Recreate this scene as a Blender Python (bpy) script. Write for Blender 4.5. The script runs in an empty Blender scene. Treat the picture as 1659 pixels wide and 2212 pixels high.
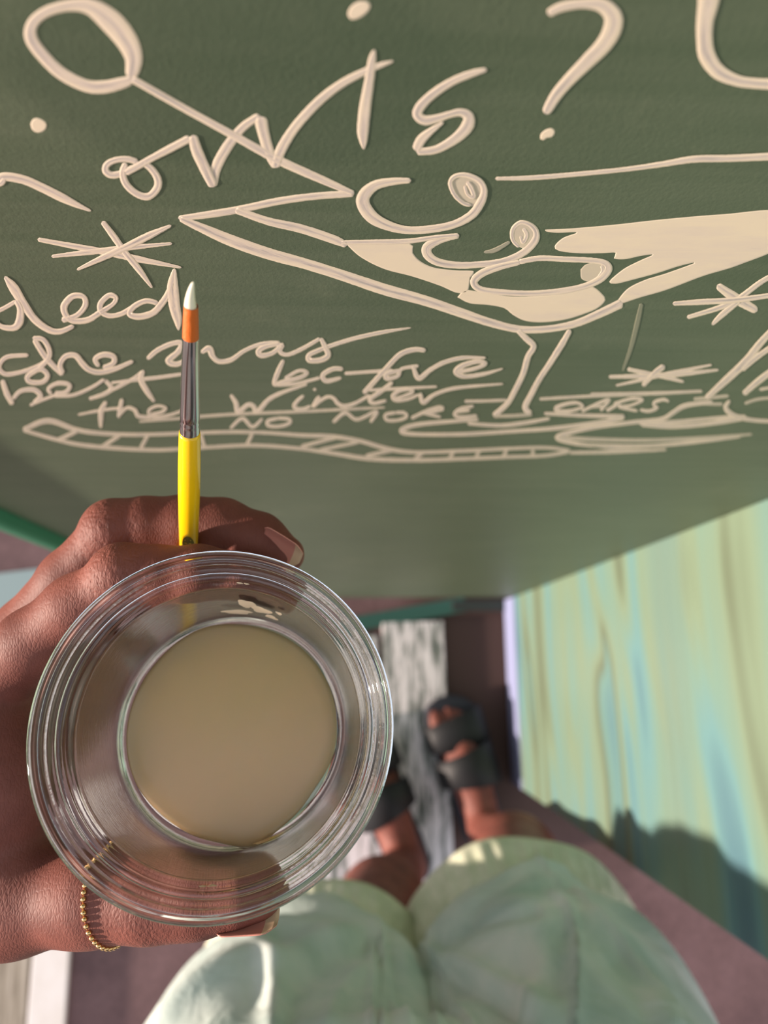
import bpy, bmesh, math, random
import numpy as np
from mathutils import Vector, Matrix
from mathutils.geometry import tessellate_polygon
S = bpy.context.scene
COL = S.collection

# ------------------------------------------------------------------ camera
FPX, CX, CY, CAMZ = 1600.0, 829.5, 1106.0, 1.4      # focal length and centre in pixels of a 1659x2212 frame
def cam_axes():
    n = np.array([(738 - CX) / FPX, -(1433 - CY) / FPX, -1.0]); n /= np.linalg.norm(n)   # straight down
    Z = -n
    X = np.array([1.0, 0, 0]) - Z[0] * Z; X /= np.linalg.norm(X)
    Y = np.cross(Z, X)
    c, s = math.cos(.01), math.sin(.01)
    return np.array([c * X + s * Y, -s * X + c * Y, Z])
R = cam_axes()
EYE = np.array([0, 0, CAMZ])
cam = bpy.data.cameras.new('camera'); camo = bpy.data.objects.new('camera', cam); COL.objects.link(camo)
M4 = Matrix([list(R[0]) + [0], list(R[1]) + [0], list(R[2]) + [0], [0, 0, 0, 1]])
M4.translation = Vector(EYE)
camo.matrix_world = M4
cam.sensor_fit = 'VERTICAL'; cam.sensor_height = 36; cam.lens = 36 * FPX / 2212
cam.clip_start = .005
cam.dof.use_dof = True; cam.dof.focus_distance = .212; cam.dof.aperture_fstop = 9.0
S.camera = camo

# ------------------------------------------------------------------ world, sun, exposure
w = bpy.data.worlds.new('sky'); S.world = w; w.use_nodes = True
nt = w.node_tree; nt.nodes.clear()
wo = nt.nodes.new('ShaderNodeOutputWorld'); bg = nt.nodes.new('ShaderNodeBackground')
tc = nt.nodes.new('ShaderNodeTexCoord'); sx = nt.nodes.new('ShaderNodeSeparateXYZ'); cr = nt.nodes.new('ShaderNodeValToRGB')
mr = nt.nodes.new('ShaderNodeMapRange'); mr.inputs[1].default_value = -1; mr.inputs[2].default_value = 1
nt.links.new(tc.outputs['Generated'], sx.inputs[0]); nt.links.new(sx.outputs[2], mr.inputs[0])
nt.links.new(mr.outputs[0], cr.inputs[0]); nt.links.new(cr.outputs[0], bg.inputs[0]); nt.links.new(bg.outputs[0], wo.inputs[0])
cr.color_ramp.elements[0].position = .46; cr.color_ramp.elements[0].color = (.30, .25, .22, 1)
cr.color_ramp.elements[1].position = .56; cr.color_ramp.elements[1].color = (1.0, .93, .84, 1)
e = cr.color_ramp.elements.new(1.0); e.color = (.62, .74, .92, 1)
bg.inputs[1].default_value = 1.2
SUN_DIR = Vector((1, .15, -.13)).normalized()
sl = bpy.data.lights.new('sun', 'SUN'); sl.energy = 9; sl.color = (1, .83, .70); sl.angle = math.radians(2)
so = bpy.data.objects.new('sun', sl); COL.objects.link(so)
so.rotation_euler = SUN_DIR.to_track_quat('-Z', 'Y').to_euler(); so.location = (-3, 0, 3)
S.view_settings.view_transform = 'Standard'; S.view_settings.look = 'None'
S.view_settings.gamma = 1; S.view_settings.use_curve_mapping = False
S.view_settings.exposure = 0.0

# ------------------------------------------------------------------ pixel rays to places in the room
DB = .1145      # the board stands this far in front of the phone
WX = .309       # the pale green return wall
def ray(x, y): return R @ np.array([(x - CX) / FPX, -(y - CY) / FPX, -1.0])
def atz(x, y, z):                 # on the horizontal plane at height z
    d = ray(x, y); return EYE + d * ((z - CAMZ) / d[2])
def on_board(x, y, off=0.0):
    d = ray(x, y); return EYE + d * ((DB - off) / d[1])
def dep(x, y, z): return EYE + ray(x, y) * z     # z metres deep along the lens axis

# ------------------------------------------------------------------ materials
def mat(name, color, rough=.6, **k):
    m = bpy.data.materials.new(name); m.use_nodes = True
    b = m.node_tree.nodes['Principled BSDF']
    b.inputs['Base Color'].default_value = (*color, 1); b.inputs['Roughness'].default_value = rough
    for kk, v in k.items(): b.inputs[kk.replace('_', ' ')].default_value = v
    return m
class NB:
    def __init__(s, m): s.m = m; s.t = m.node_tree; s.b = s.t.nodes['Principled BSDF']
    def n(s, typ, **k):
        o = s.t.nodes.new('ShaderNode' + typ)
        for a, v in k.items():
            if hasattr(o, a): setattr(o, a, v)
            else: o.inputs[a.replace('_', ' ')].default_value = v
        return o
    def l(s, a, b): s.t.links.new(a, b)
    def coord(s, scale=(1, 1, 1), kind='Object', rot=(0, 0, 0)):
        c = s.n('TexCoord'); m = s.n('Mapping'); m.inputs['Scale'].default_value = scale; m.inputs['Rotation'].default_value = rot
        s.l(c.outputs[kind], m.inputs[0]); return m.outputs[0]
    def noise(s, vec, scale, detail=4, rough=.55, dist=0):
        o = s.n('TexNoise'); o.inputs['Scale'].default_value = scale; o.inputs['Detail'].default_value = detail
        o.inputs['Roughness'].default_value = rough; o.inputs['Distortion'].default_value = dist
        s.l(vec, o.inputs['Vector']); return o.outputs[0]
    def ramp(s, fac, stops):
        o = s.n('ValToRGB'); e = o.color_ramp.elements
        while len(e) < len(stops): e.new(.5)
        for q, (p, c) in zip(e, stops):
            q.position = p; q.color = (*c, 1) if len(c) == 3 else c
        s.l(fac, o.inputs[0]); return o.outputs[0]
    def mix(s, fac, a, b, typ='MIX'):
        o = s.n('Mix'); o.data_type = 'RGBA'; o.blend_type = typ
        for v, i in ((fac, 0), (a, 6), (b, 7)):
            if hasattr(v, 'links'): s.l(v, o.inputs[i])
            else: o.inputs[i].default_value = v if i == 0 else (*v, 1)
        return o.outputs[2]
    def bump(s, h, strength, dist, prev=None):
        o = s.n('Bump'); o.inputs['Strength'].default_value = strength; o.inputs['Distance'].default_value = dist
        s.l(h, o.inputs['Height'])
        if prev: s.l(prev, o.inputs['Normal'])
        s.l(o.outputs[0], s.b.inputs['Normal']); return o.outputs[0]
    def base(s, c): s.l(c, s.b.inputs['Base Color'])
G = lambda v: (v, v, v)
def lin(r, g, b):
    f = lambda c: (c / 255 / 12.92) if c < 10 else ((c / 255 + .055) / 1.055) ** 2.4
    return (f(r), f(g), f(b))

jl_ = on_board(0, 1095)[0] - .003
def m_board():
    m = mat('green_board_paint', (.1, .13, .08), .5); q = NB(m)
    v = q.coord()
    a = q.noise(v, 7, 5, .6, .4)
    c = q.ramp(a, [(.3, lin(80, 93, 72)), (.55, lin(88, 101, 79)), (.75, lin(97, 108, 86))])
    st = q.noise(q.coord((3, 3, 60)), 2.2, 4, .6, .3)
    c = q.mix(.35, c, q.ramp(st, [(.35, lin(86, 99, 76)), (.65, lin(110, 118, 96))]))
    d = q.noise(v, 16, 6, .7)                                   # rubbed chalky patches
    c = q.mix(q.ramp(d, [(.6, G(0)), (.78, G(.35))]), c, lin(140, 143, 118))
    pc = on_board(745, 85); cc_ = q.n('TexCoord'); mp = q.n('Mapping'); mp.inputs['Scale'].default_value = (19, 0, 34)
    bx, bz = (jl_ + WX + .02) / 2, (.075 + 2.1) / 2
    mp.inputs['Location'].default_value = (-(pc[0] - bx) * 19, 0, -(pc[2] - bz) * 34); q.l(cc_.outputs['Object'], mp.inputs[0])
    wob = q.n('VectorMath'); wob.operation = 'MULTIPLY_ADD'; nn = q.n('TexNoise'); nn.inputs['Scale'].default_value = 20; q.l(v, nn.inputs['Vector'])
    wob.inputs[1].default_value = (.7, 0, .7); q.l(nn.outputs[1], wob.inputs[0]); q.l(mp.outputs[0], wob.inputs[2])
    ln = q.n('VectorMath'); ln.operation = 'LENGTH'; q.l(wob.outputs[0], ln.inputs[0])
    c = q.mix(q.ramp(ln.outputs['Value'], [(.80, G(.6)), (1.0, G(0))]), c, lin(76, 90, 70))      # the phone's cast shadow, painted into the board colour as a darker patch
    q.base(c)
    q.bump(q.noise(q.coord((1, 1, 1)), 900, 3, .6), .25, .0004)
    return m
def m_wall():
    m = mat('pale_green_gloss_paint', (.5, .6, .4), .34); q = NB(m)
    c0 = q.coord((6, 6, 6)); ds = q.noise(c0, .35, 1)
    v = q.coord((.5, .22, 9))
    mm = q.n('VectorMath'); mm.operation = 'ADD'; q.l(v, mm.inputs[0]); q.l(ds, mm.inputs[1])
    a = q.noise(mm.outputs[0], 1.5, 1.6, .4, 0)
    c = q.ramp(a, [(.30, lin(70, 100, 116)), (.40, lin(98, 136, 138)), (.47, lin(108, 136, 124)), (.54, lin(116, 134, 112)),
                   (.60, lin(96, 106, 86)), (.66, lin(100, 134, 128)), (.76, lin(84, 118, 128))])
    a2 = q.noise(q.coord((.5, .3, 3.2)), 1.3, 1.5, .4, 0)
    c = q.mix(q.ramp(a2, [(.56, G(0)), (.72, G(.7))]), c, lin(88, 112, 118))
    hz = q.n('SeparateXYZ'); q.l(q.coord(), hz.inputs[0])       # streaks fade into one even green higher up
    up = q.n('MapRange'); up.inputs[1].default_value = .25; up.inputs[2].default_value = 1.0; q.l(hz.outputs[2], up.inputs[0])
    c = q.mix(up.outputs[0], c, lin(118, 134, 110))
    q.base(c)
    q.bump(q.noise(q.coord((1, 1, 14)), 5, 3, .5), .3, .004)
    return m
def m_floor():
    m = mat('mauve_brown_concrete', (.2, .1, .1), .8); q = NB(m); v = q.coord()
    a = q.noise(v, 9, 6, .65, .3)
    c = q.ramp(a, [(.3, lin(84, 60, 60)), (.5, lin(106, 78, 77)), (.72, lin(120, 90, 90))])
    b = q.noise(v, 120, 3); c = q.mix(.25, c, q.ramp(b, [(.4, lin(84, 58, 57)), (.65, lin(134, 98, 95))]))
    sp = q.n('SeparateXYZ'); q.l(v, sp.inputs[0])                # darker brown towards the corner beside the planks
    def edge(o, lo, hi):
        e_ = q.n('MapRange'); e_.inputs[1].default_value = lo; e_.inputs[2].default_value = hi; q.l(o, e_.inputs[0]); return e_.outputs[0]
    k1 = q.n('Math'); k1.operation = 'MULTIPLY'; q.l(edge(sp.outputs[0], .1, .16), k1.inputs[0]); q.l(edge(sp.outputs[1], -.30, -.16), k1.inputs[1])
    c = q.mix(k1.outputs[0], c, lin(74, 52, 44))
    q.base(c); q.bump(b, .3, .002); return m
def m_plank(name='weathered_white_plank', dark=lin(108, 112, 104), seed=0):
    m = mat(name, (.6, .58, .56), .7); q = NB(m)
    v = q.coord((75, 5, 6)); v2 = q.coord((22, 5, 6))
    a = q.noise(v, 1.6, 6, .65, .25); b = q.noise(v2, 2.4, 4, .6, .3)
    g = q.n('Math'); g.operation = 'MULTIPLY_ADD'; g.inputs[1].default_value = .6
    q.l(b, g.inputs[0])
    h = q.n('Math'); h.operation = 'MULTIPLY'; h.inputs[1].default_value = .5; q.l(a, h.inputs[0]); q.l(h.outputs[0], g.inputs[2])
    c = q.ramp(g.outputs[0], [(.44, lin(88, 96, 88)), (.52, lin(150, 150, 146)), (.56, lin(222, 214, 214)), (.75, lin(244, 236, 236))])
    q.base(c); q.bump(a, .5, .0015); return m
def m_stroke():
    m = mat('cream_brush_paint', lin(226, 205, 184), .5); q = NB(m)
    at = q.n('Attribute'); at.attribute_name = 'across'; cd = q.n('Attribute'); cd.attribute_name = 'cover'
    cx = q.n('SeparateXYZ'); q.l(at.outputs['Vector'], cx.inputs[0])       # x: -1..1 across, y: metres along
    cb = q.n('CombineXYZ'); m1 = q.n('Math'); m1.operation = 'MULTIPLY'; m1.inputs[1].default_value = 1.6
    m2 = q.n('Math'); m2.operation = 'MULTIPLY'; m2.inputs[1].default_value = 60
    q.l(cx.outputs[0], m1.inputs[0]); q.l(cx.outputs[1], m2.inputs[0])
    q.l(m1.outputs[0], cb.inputs[0]); q.l(m2.outputs[0], cb.inputs[1]); q.l(cx.outputs[2], cb.inputs[2])
    nz = q.noise(cb.outputs[0], 1.5, 5, .65, .2)
    ab = q.n('Math'); ab.operation = 'ABSOLUTE'; q.l(cx.outputs[0], ab.inputs[0])
    # the brush leaves a thin greyish middle and thicker cream edges
    s1 = q.n('Math'); s1.operation = 'MULTIPLY_ADD'; s1.inputs[1].default_value = -.36; s1.inputs[2].default_value = .36
    q.l(ab.outputs[0], s1.inputs[0])
    s2 = q.n('Math'); s2.operation = 'ADD'; q.l(s1.outputs[0], s2.inputs[0]); q.l(nz, s2.inputs[1])
    c = q.ramp(s2.outputs[0], [(.5, lin(246, 226, 200)), (.7, lin(238, 218, 199)), (.84, lin(214, 197, 188)), (1.0, lin(182, 172, 166))])
    thin = q.n('Math'); thin.operation = 'SUBTRACT'; thin.inputs[0].default_value = 1; q.l(cd.outputs['Fac'], thin.inputs[1])
    c = q.mix(thin.outputs[0], c, lin(122, 128, 104))
    q.base(c); q.bump(nz, .2, .0002); return m
def m_skin(name='brown_skin', scale=1.0):
    m = mat(name, lin(150, 92, 74), .6); q = NB(m); v = q.coord()
    q.b.inputs['Subsurface Weight'].default_value = .12; q.b.inputs['Subsurface Radius'].default_value = (.004, .0015, .0008)
    q.b.inputs['Subsurface Scale'].default_value = 1
    a = q.noise(v, 45, 5, .6)
    c = q.ramp(a, [(.3, lin(104, 56, 47)), (.55, lin(126, 72, 61)), (.8, lin(144, 86, 74))])
    q.base(c)
    vo = q.n('TexVoronoi'); vo.feature = 'DISTANCE_TO_EDGE'; vo.inputs['Scale'].default_value = 720
    dv = q.coord((1.5, .6, 1.0), rot=(0, 0, .75)); nn = q.n('VectorMath'); nn.operation = 'MULTIPLY_ADD'
    nz = q.n('TexNoise'); nz.inputs['Scale'].default_value = 300; q.l(v, nz.inputs['Vector'])
    nn.inputs[1].default_value = (.0016, .0016, .0016); q.l(nz.outputs[1], nn.inputs[0]); q.l(dv, nn.inputs[2])
    q.l(nn.outputs[0], vo.inputs['Vector'])
    fine = q.ramp(vo.outputs['Distance'], [(0, G(0)), (.22, G(1))])
    b1 = q.bump(fine, .32, .0002); q.b.inputs['Specular IOR Level'].default_value = .35
    at = q.n('Attribute'); at.attribute_name = 'wrinkle'
    b2 = q.bump(at.outputs['Fac'], .9, .0011, b1)
    return m
def m_cloth():
    m = mat('pale_green_denim', lin(208, 214, 200), .85); q = NB(m); v = q.coord()
    a = q.noise(v, 11, 4, .6, .6)
    c = q.ramp(a, [(.3, lin(176, 194, 188)), (.5, lin(204, 214, 208)), (.7, lin(230, 228, 224))])
    q.base(c); wv = q.noise(q.coord((1, 1, 1)), 900, 2); b = q.bump(wv, .3, .0006)
    q.bump(q.noise(v, 26, 3, .5, .8), .6, .006, b)
    return m
def clear_plastic():
    m = bpy.data.materials.new('clear_plastic'); m.use_nodes = True; t = m.node_tree
    b = t.nodes['Principled BSDF']
    b.inputs['Base Color'].default_value = (.97, .965, .95, 1); b.inputs['Roughness'].default_value = .03
    b.inputs['Transmission Weight'].default_value = 1; b.inputs['IOR'].default_value = 1.46
    q = NB(m)
    sc = q.noise(q.coord((1, 1, 60)), 30, 4, .7)
    q.bump(sc, .05, .0004)
    return m
BOARD, WALL, FLOOR, PLANK, STROKE, SKIN, CLOTH, PLASTIC = m_board(), m_wall(), m_floor(), m_plank(), m_stroke(), m_skin(), m_cloth(), clear_plastic()
EDGE = mat('lavender_grey_edge_paint', lin(140, 146, 182), .5)
TEAL = mat('dark_teal_paint', lin(44, 84, 74), .5)
TRIM = mat('bright_green_trim_paint', lin(64, 140, 108), .45)
DARK = mat('gap_shade_paint', lin(38, 44, 40), .7)

# ------------------------------------------------------------------ building helpers
def link(name, me, m=None, parent=None):
    o = bpy.data.objects.new(name, me); COL.objects.link(o)
    if m: me.materials.append(m)
    if parent: o.parent = parent
    return o
def mesh(name, V, F, m=None, parent=None, smooth=True):
    me = bpy.data.meshes.new(name); me.from_pydata([tuple(map(float, v)) for v in V], [], F); me.update()
    if smooth: me.polygons.foreach_set('use_smooth', [True] * len(me.polygons))
    return link(name, me, m, parent)
def box(name, lo, hi, m, parent=None, bevel=.0015, rotz=0):
    bm = bmesh.new(); bmesh.ops.create_cube(bm, size=1)
    for v in bm.verts: v.co = Vector([(hi[i] - lo[i]) * v.co[i] for i in range(3)])
    if bevel: bmesh.ops.bevel(bm, geom=bm.edges[:] + bm.verts[:], offset=bevel, segments=2, affect='EDGES', profile=.5)
    me = bpy.data.meshes.new(name); bm.to_mesh(me); bm.free()
    o = link(name, me, m, parent); o.location = [(hi[i] + lo[i]) / 2 for i in range(3)]; o.rotation_euler.z = rotz
    return o
def tag(o, label=None, cat=None, group=None, kind=None):
    for k, v in (('label', label), ('category', cat), ('group', group), ('kind', kind)):
        if v: o[k] = v
    return o
def frame(axis):
    a = Vector(axis).normalized(); t = Vector((0, 0, 1)) if abs(a.z) < .9 else Vector((1, 0, 0))
    u = a.cross(t).normalized(); return u, a.cross(u), a
def lathe(name, prof, origin, axis, m, parent=None, seg=96, closed=False, uref=None):
    u, v, a = frame(axis)
    if uref is not None:
        u = (Vector(uref) - a * Vector(uref).dot(a)).normalized(); v = a.cross(u)
    V, F = [], []; n = len(prof); o = Vector(origin)
    for k in range(seg):
        t = 2 * math.pi * k / seg; d = u * math.cos(t) + v * math.sin(t)
        for r, h in prof: V.append(o + d * r + a * h)
    rng = n if closed else n - 1
    for k in range(seg):
        for i in range(rng):
            j = (i + 1) % n; k2 = (k + 1) % seg
            F.append((k * n + i, k * n + j, k2 * n + j, k2 * n + i))
    ob = mesh(name, V, F, m, parent)
    bm = bmesh.new(); bm.from_mesh(ob.data)
    bmesh.ops.remove_doubles(bm, verts=bm.verts, dist=1e-6); bmesh.ops.recalc_face_normals(bm, faces=bm.faces)
    bm.to_mesh(ob.data); bm.free()
    ob.data.polygons.foreach_set('use_smooth', [True] * len(ob.data.polygons))
    return ob

# ------------------------------------------------------------------ setting
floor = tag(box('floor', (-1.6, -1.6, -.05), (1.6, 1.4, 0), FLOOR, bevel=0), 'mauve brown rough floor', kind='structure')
jl = on_board(0, 1095)[0] - .003
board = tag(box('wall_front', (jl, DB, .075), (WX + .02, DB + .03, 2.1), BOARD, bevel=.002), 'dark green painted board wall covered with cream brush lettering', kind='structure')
ret = tag(box('wall_right', (WX, atz(1110, 1690, 0)[1], .080), (WX + .03, DB, 2.1), WALL, bevel=.0015), 'pale green return wall striped with aqua and olive', kind='structure')
yend = atz(1110, 1690, 0)[1]
bb = tag(box('baseboard_right', (WX - .002, yend, .002), (WX + .03, DB, .080), EDGE, bevel=.001), 'lavender grey lower edge of the pale green wall', kind='structure')
trim = tag(box('trim_1', (jl - .012, DB - .012, .07), (jl - .0005, DB + .032, 2.1), TRIM, bevel=.003), 'bright green edge trim on the left of the board', kind='structure')
shade_strip = tag(box('contact_shade_strip', (atz(975, 1310, 0)[0], .094, .001), (WX - .003, DB - .001, .012), DARK, bevel=.001), 'dark strip imitating contact shade on the floor under the board', kind='structure')  # no real part: dark strip put in for the contact shade below the board

# weathered planks on the floor under the left foot
def plank_set(name, label, xs, y0, y1, z1, ms, names, cat='platform', rot=0, slant=0):
    t = bpy.data.objects.new(name, None); COL.objects.link(t)
    cx = (xs[0][0] + xs[-1][1]) / 2; t.location = (cx, (y0 + y1) / 2, 0); tag(t, label, cat)
    for i, (a, b) in enumerate(xs):
        random.seed(i + 5)
        o = box(names, (a, y0 + random.uniform(0, .006), .001), (b, y1 - random.uniform(0, .006) - slant * (xs[-1][1] - b), z1 - random.uniform(0, .0015)), ms[i % len(ms)], None, .0018)
        o.parent = t; o.location = o.location - t.location
    t.rotation_euler.z = rot
    return t
xe = atz(968, 1500, 0)[0]
pl = plank_set('plank_walkway', 'weathered white-washed planks lying on the floor under the left sandal',
    [(xe - .365, xe - .250), (xe - .240, xe - .125), (xe - .115, xe)], -.62, atz(900, 1345, 0)[1], .012, [PLANK], 'plank', rot=.02, slant=.15)
W2 = mat('beige_brown_worn_wood', lin(150, 136, 118), .75)
q = NB(W2); c = q.ramp(q.noise(q.coord((60, 4, 4)), 1.4, 5, .6), [(.35, lin(112, 98, 82)), (.5, lin(160, 144, 126)), (.65, lin(196, 180, 164))]); q.base(c)
W3 = mat('cream_white_paint_chipped', lin(230, 218, 210), .55)
q = NB(W3); c = q.ramp(q.noise(q.coord((3, 1.5, 3)), 9, 5, .6, .4), [(.30, lin(120, 118, 116)), (.36, lin(228, 214, 204)), (.7, lin(240, 228, 222))]); q.base(c)
xa, xb, xc = atz(150, 2130, 0)[0], atz(68, 2130, 0)[0], atz(-120, 2130, 0)[0]
plank_set('plank_stack', 'worn beige board and cream board side by side, lower left corner of the photo',
    [(xc, xb - .002), (xb + .002, xa)], -.95, -.22, .014, [W2, W3], 'plank')
gb = plank_set('floor_plank', 'pale blue-grey painted plank on the floor left of the green board', [(-.95, jl + .04)], atz(0, 1322, 0)[1], atz(0, 1228, 0)[1], .012, [mat('pale_blue_grey_paint', lin(140, 154, 152), .5)], 'plank', rot=.12)
rc_ = atz(850, 1333, 0); rl = box('floor_rail', (-.40, -.014, .0005), (.40, .014, .010), TEAL, bevel=.002); a_ = .17; rl.rotation_euler.z = a_; rl.location = (rc_[0] + .135 - .40 * math.cos(a_), rc_[1] + (.135 - .40) * math.sin(a_), .0055)
tag(rl, 'dark green narrow rail on the floor at the foot of the board', 'rail')

# ------------------------------------------------------------------ painted drawing and lettering
def spline(pts, step=3.0):
    P = np.array(pts, float); n = len(P)
    if n < 3:
        k = max(2, int(np.hypot(*(P[1] - P[0])[:2]) / step)); return np.array([P[0] + (P[1] - P[0]) * i / k for i in range(k + 1)])
    Q = np.vstack([2 * P[0] - P[1], P, 2 * P[-1] - P[-2]]); out = []
    for i in range(1, n):
        a, b, c, d = Q[i - 1], Q[i], Q[i + 1], Q[i + 2]
        k = max(2, int(np.hypot(*(c - b)[:2]) / step))
        for j in range(k):
            t = j / k
            p = .5 * ((2 * b) + (c - a) * t + (2 * a - 5 * b + 4 * c - d) * t * t + (3 * b - a - 3 * c + d) * t ** 3)
            out.append(p)
    out.append(P[-1]); return np.array(out)
LAYER = [0]
def strokes(name, label, lines, cover=1.0, parent=board):
    V, F, A, Cv = [], [], [], []
    rng = random.Random(name + label)
    prof = [(-1, 0), (-.78, .8), (-.35, .75), (.0, .55), (.4, .8), (.8, .85), (1, 0)]
    for ln in lines:
        cov = cover
        if isinstance(ln, tuple) and isinstance(ln[0], str): cov, ln = float(ln[1]), ln[0]
        v = [float(a) for a in ln.replace(',', ' ').split()]; pts = [v[i:i + 3] for i in range(0, len(v), 3)]
        S_ = spline(pts); LAYER[0] += 1; base = .00003 + (LAYER[0] % 9) * .000016
        d = np.gradient(S_[:, :2], axis=0); d /= np.maximum(np.linalg.norm(d, axis=1), 1e-6)[:, None]
        nrm = np.stack([-d[:, 1], d[:, 0]], 1)
        w_ = np.maximum(S_[:, 2] + 1.2, 1) / 2 * np.interp(S_[:, 1], [600, 760, 860, 950], [1.0, .88, .74, .76])
        L = len(S_); s = np.concatenate([[0], np.cumsum(np.hypot(*np.diff(S_[:, :2], axis=0).T))])
        # round ends
        end = np.minimum(s, s[-1] - s); rr = np.maximum(w_, 1)
        w_ = w_ * np.sqrt(np.clip(1 - np.clip(1 - end / (rr * .8), 0, 1) ** 2, .02, 1))
        w_ = w_ + np.array([rng.uniform(-.25, .25) for _ in range(L)])
        seed = rng.uniform(0, 50); b0 = len(V); along = 0; pp = None
        for i in range(L):
            c0 = on_board(S_[i, 0], S_[i, 1])
            if pp is not None: along += np.linalg.norm(c0 - pp)
            pp = c0
            for u, hgt in prof:
                x, y = S_[i, :2] + nrm[i] * w_[i] * u
                V.append(on_board(x, y, base + hgt * .00008 * min(1, w_[i] / 6))); A.append((u, along, seed)); Cv.append(cov)
        m_ = len(prof)
        for i in range(L - 1):
            for j in range(m_ - 1):
                F.append((b0 + i * m_ + j, b0 + i * m_ + j + 1, b0 + (i + 1) * m_ + j + 1, b0 + (i + 1) * m_ + j))
    ob = mesh(name, V, F, STROKE, None)
    at = ob.data.attributes.new('across', 'FLOAT_VECTOR', 'POINT'); at.data.foreach_set('vector', [q for a in A for q in a])
    cv = ob.data.attributes.new('cover', 'FLOAT', 'POINT'); cv.data.foreach_set('value', Cv)
    fix_parent(ob, parent); ob['label'] = label; return ob
def fix_parent(ob, parent):
    ob.parent = parent; ob.matrix_parent_inverse = parent.matrix_basis.inverted()
def fill(name, label, poly, cover=1.0, off=.00008, parent=board):
    v = [float(a) for a in poly.replace(',', ' ').split()]; P = [(v[i], v[i + 1], 1) for i in range(0, len(v), 2)]
    P = spline(P + [P[0]], 6)[:-1]
    rng = random.Random(label); P3 = []
    n = len(P); c = P[:, :2].mean(0)
    outer = [on_board(x, y, 0.00002) for x, y, _ in P]
    # raised inner outline, shrunk 2.5 px along the outline's normal
    d = np.roll(P[:, :2], -1, 0) - np.roll(P[:, :2], 1, 0); d /= np.maximum(np.linalg.norm(d, axis=1), 1e-6)[:, None]
    area = sum(P[i - 1, 0] * P[i, 1] - P[i, 0] * P[i - 1, 1] for i in range(n)); sg = 1 if area > 0 else -1
    inn = P[:, :2] + sg * np.stack([-d[:, 1], d[:, 0]], 1) * 2.2
    inner = [on_board(x, y, off) for x, y in inn]
    V = outer + inner; F = [(i, (i + 1) % n, n + (i + 1) % n, n + i) for i in range(n)]
    tri = tessellate_polygon([[Vector((x, y, 0)) for x, y in inn]])
    F += [tuple(n + k for k in t) for t in tri]
    ob = mesh(name, V, F, STROKE, None, smooth=False)
    A = []
    for i, (x, y) in enumerate(list(map(tuple, P[:, :2])) + list(map(tuple, inn))):
        A += [(.9 if i < n else .62), 0, 0]
    # paint follows the brush direction: use board coordinates for the grain
    A = []
    for p in V: A += [.85 + .1 * math.sin(p[2] * 500 + p[0] * 200), p[0] * .25, p[2] * 20]
    at = ob.data.attributes.new('across', 'FLOAT_VECTOR', 'POINT'); at.data.foreach_set('vector', A)
    cv = ob.data.attributes.new('cover', 'FLOAT', 'POINT'); cv.data.foreach_set('value', [cover] * len(V))
    fix_parent(ob, parent); ob['label'] = label; return ob
strokes('painted_olive_pick', 'cream ring and long slanting stick of the cocktail pick', [
 '287 172 18 262 180 24 225 188 27 185 185 26 135 160 26 97 125 26 68 85 26 70 52 24 100 26 22 150 12 24 195 15 34 238 45 48 272 85 46 288 120 38 288 145 32 282 168 24',
 '285 170 15 400 235 15 500 290 16 600 345 18 700 390 16 765 418 10'])
fill('painted_dot', 'large cream dot at the left', '66 268 70 259 78 255 88 257 98 263 101 272 97 281 88 286 78 286 69 279')
fill('painted_dot', 'large cream dot above the letter I', '751 32 754 20 764 9 778 3 792 3 800 11 797 22 786 33 772 41 758 42')
strokes('painted_arrow_stroke', 'cream pointed stroke at the left edge', ['-12 395 16 8 382 18 50 388 18 90 405 18 130 425 18 165 442 12 197 456 3', '-8 400 8 4 395 12 10 384 10'])
strokes('painted_word', 'cream brushed letters reading ovv above the glass', [
 '290 360 10 262 375 13 240 378 14 228 368 14 232 355 13 250 346 12 275 344 12 298 350 12',
 '272 352 12 265 375 14 274 400 14 298 420 14 322 424 15 340 405 16 340 385 15 326 364 13 308 352 10',
 '270 374 14 300 358 14 330 341 14 370 320 16 412 298 16', '416 292 18 425 325 23 443 365 22 462 404 18',
 '458 404 20 466 365 22 488 322 22 520 280 18 545 260 16 562 250 14', '562 252 28 570 290 24 582 330 22 598 362 18',
 '594 362 20 608 322 22 640 272 20 690 218 19 740 180 17 790 154 14 825 140 10 850 132 3'])
strokes('painted_letter', 'single cream downstroke letter I', ['809 107 4 804 130 16 797 180 20 789 230 24 784 280 24 785 305 16 786 323 3'])
strokes('painted_letter', 'cream looped letter S', [
 '1052 150 8 1020 159 14 980 175 16 940 200 18 910 228 20 902 248 20 918 260 20 945 256 17 970 248 14 995 243 16 1012 252 22 1010 272 26 990 295 22 960 315 18 935 325 16 900 328 14',
 '898 326 18 910 302 20 930 284 14 958 264 4'])
strokes('painted_question_mark', 'big cream question mark', [
 '1183 30 16 1215 15 20 1260 8 20 1300 12 30 1324 35 38 1322 65 38 1303 98 34 1270 132 30 1230 172 26 1202 205 24 1184 235 20 1178 246 14'])
fill('painted_dot', 'cream dot below the question mark', '1167 300 1168 290 1176 282 1188 277 1197 280 1198 289 1192 296 1182 298 1174 303')
strokes('painted_letter', 'cream curved letter at the upper right corner', ['1532 -30 56 1530 5 44 1523 45 36 1522 85 34 1528 122 36 1552 155 32 1592 174 24 1630 180 22 1690 183 24'])
strokes('painted_line', 'long thin cream line running to the right edge', ['1070 386 6 1150 384 9 1250 376 9 1350 366 9 1430 355 11 1500 344 14 1580 342 14 1690 337 16'])
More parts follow.
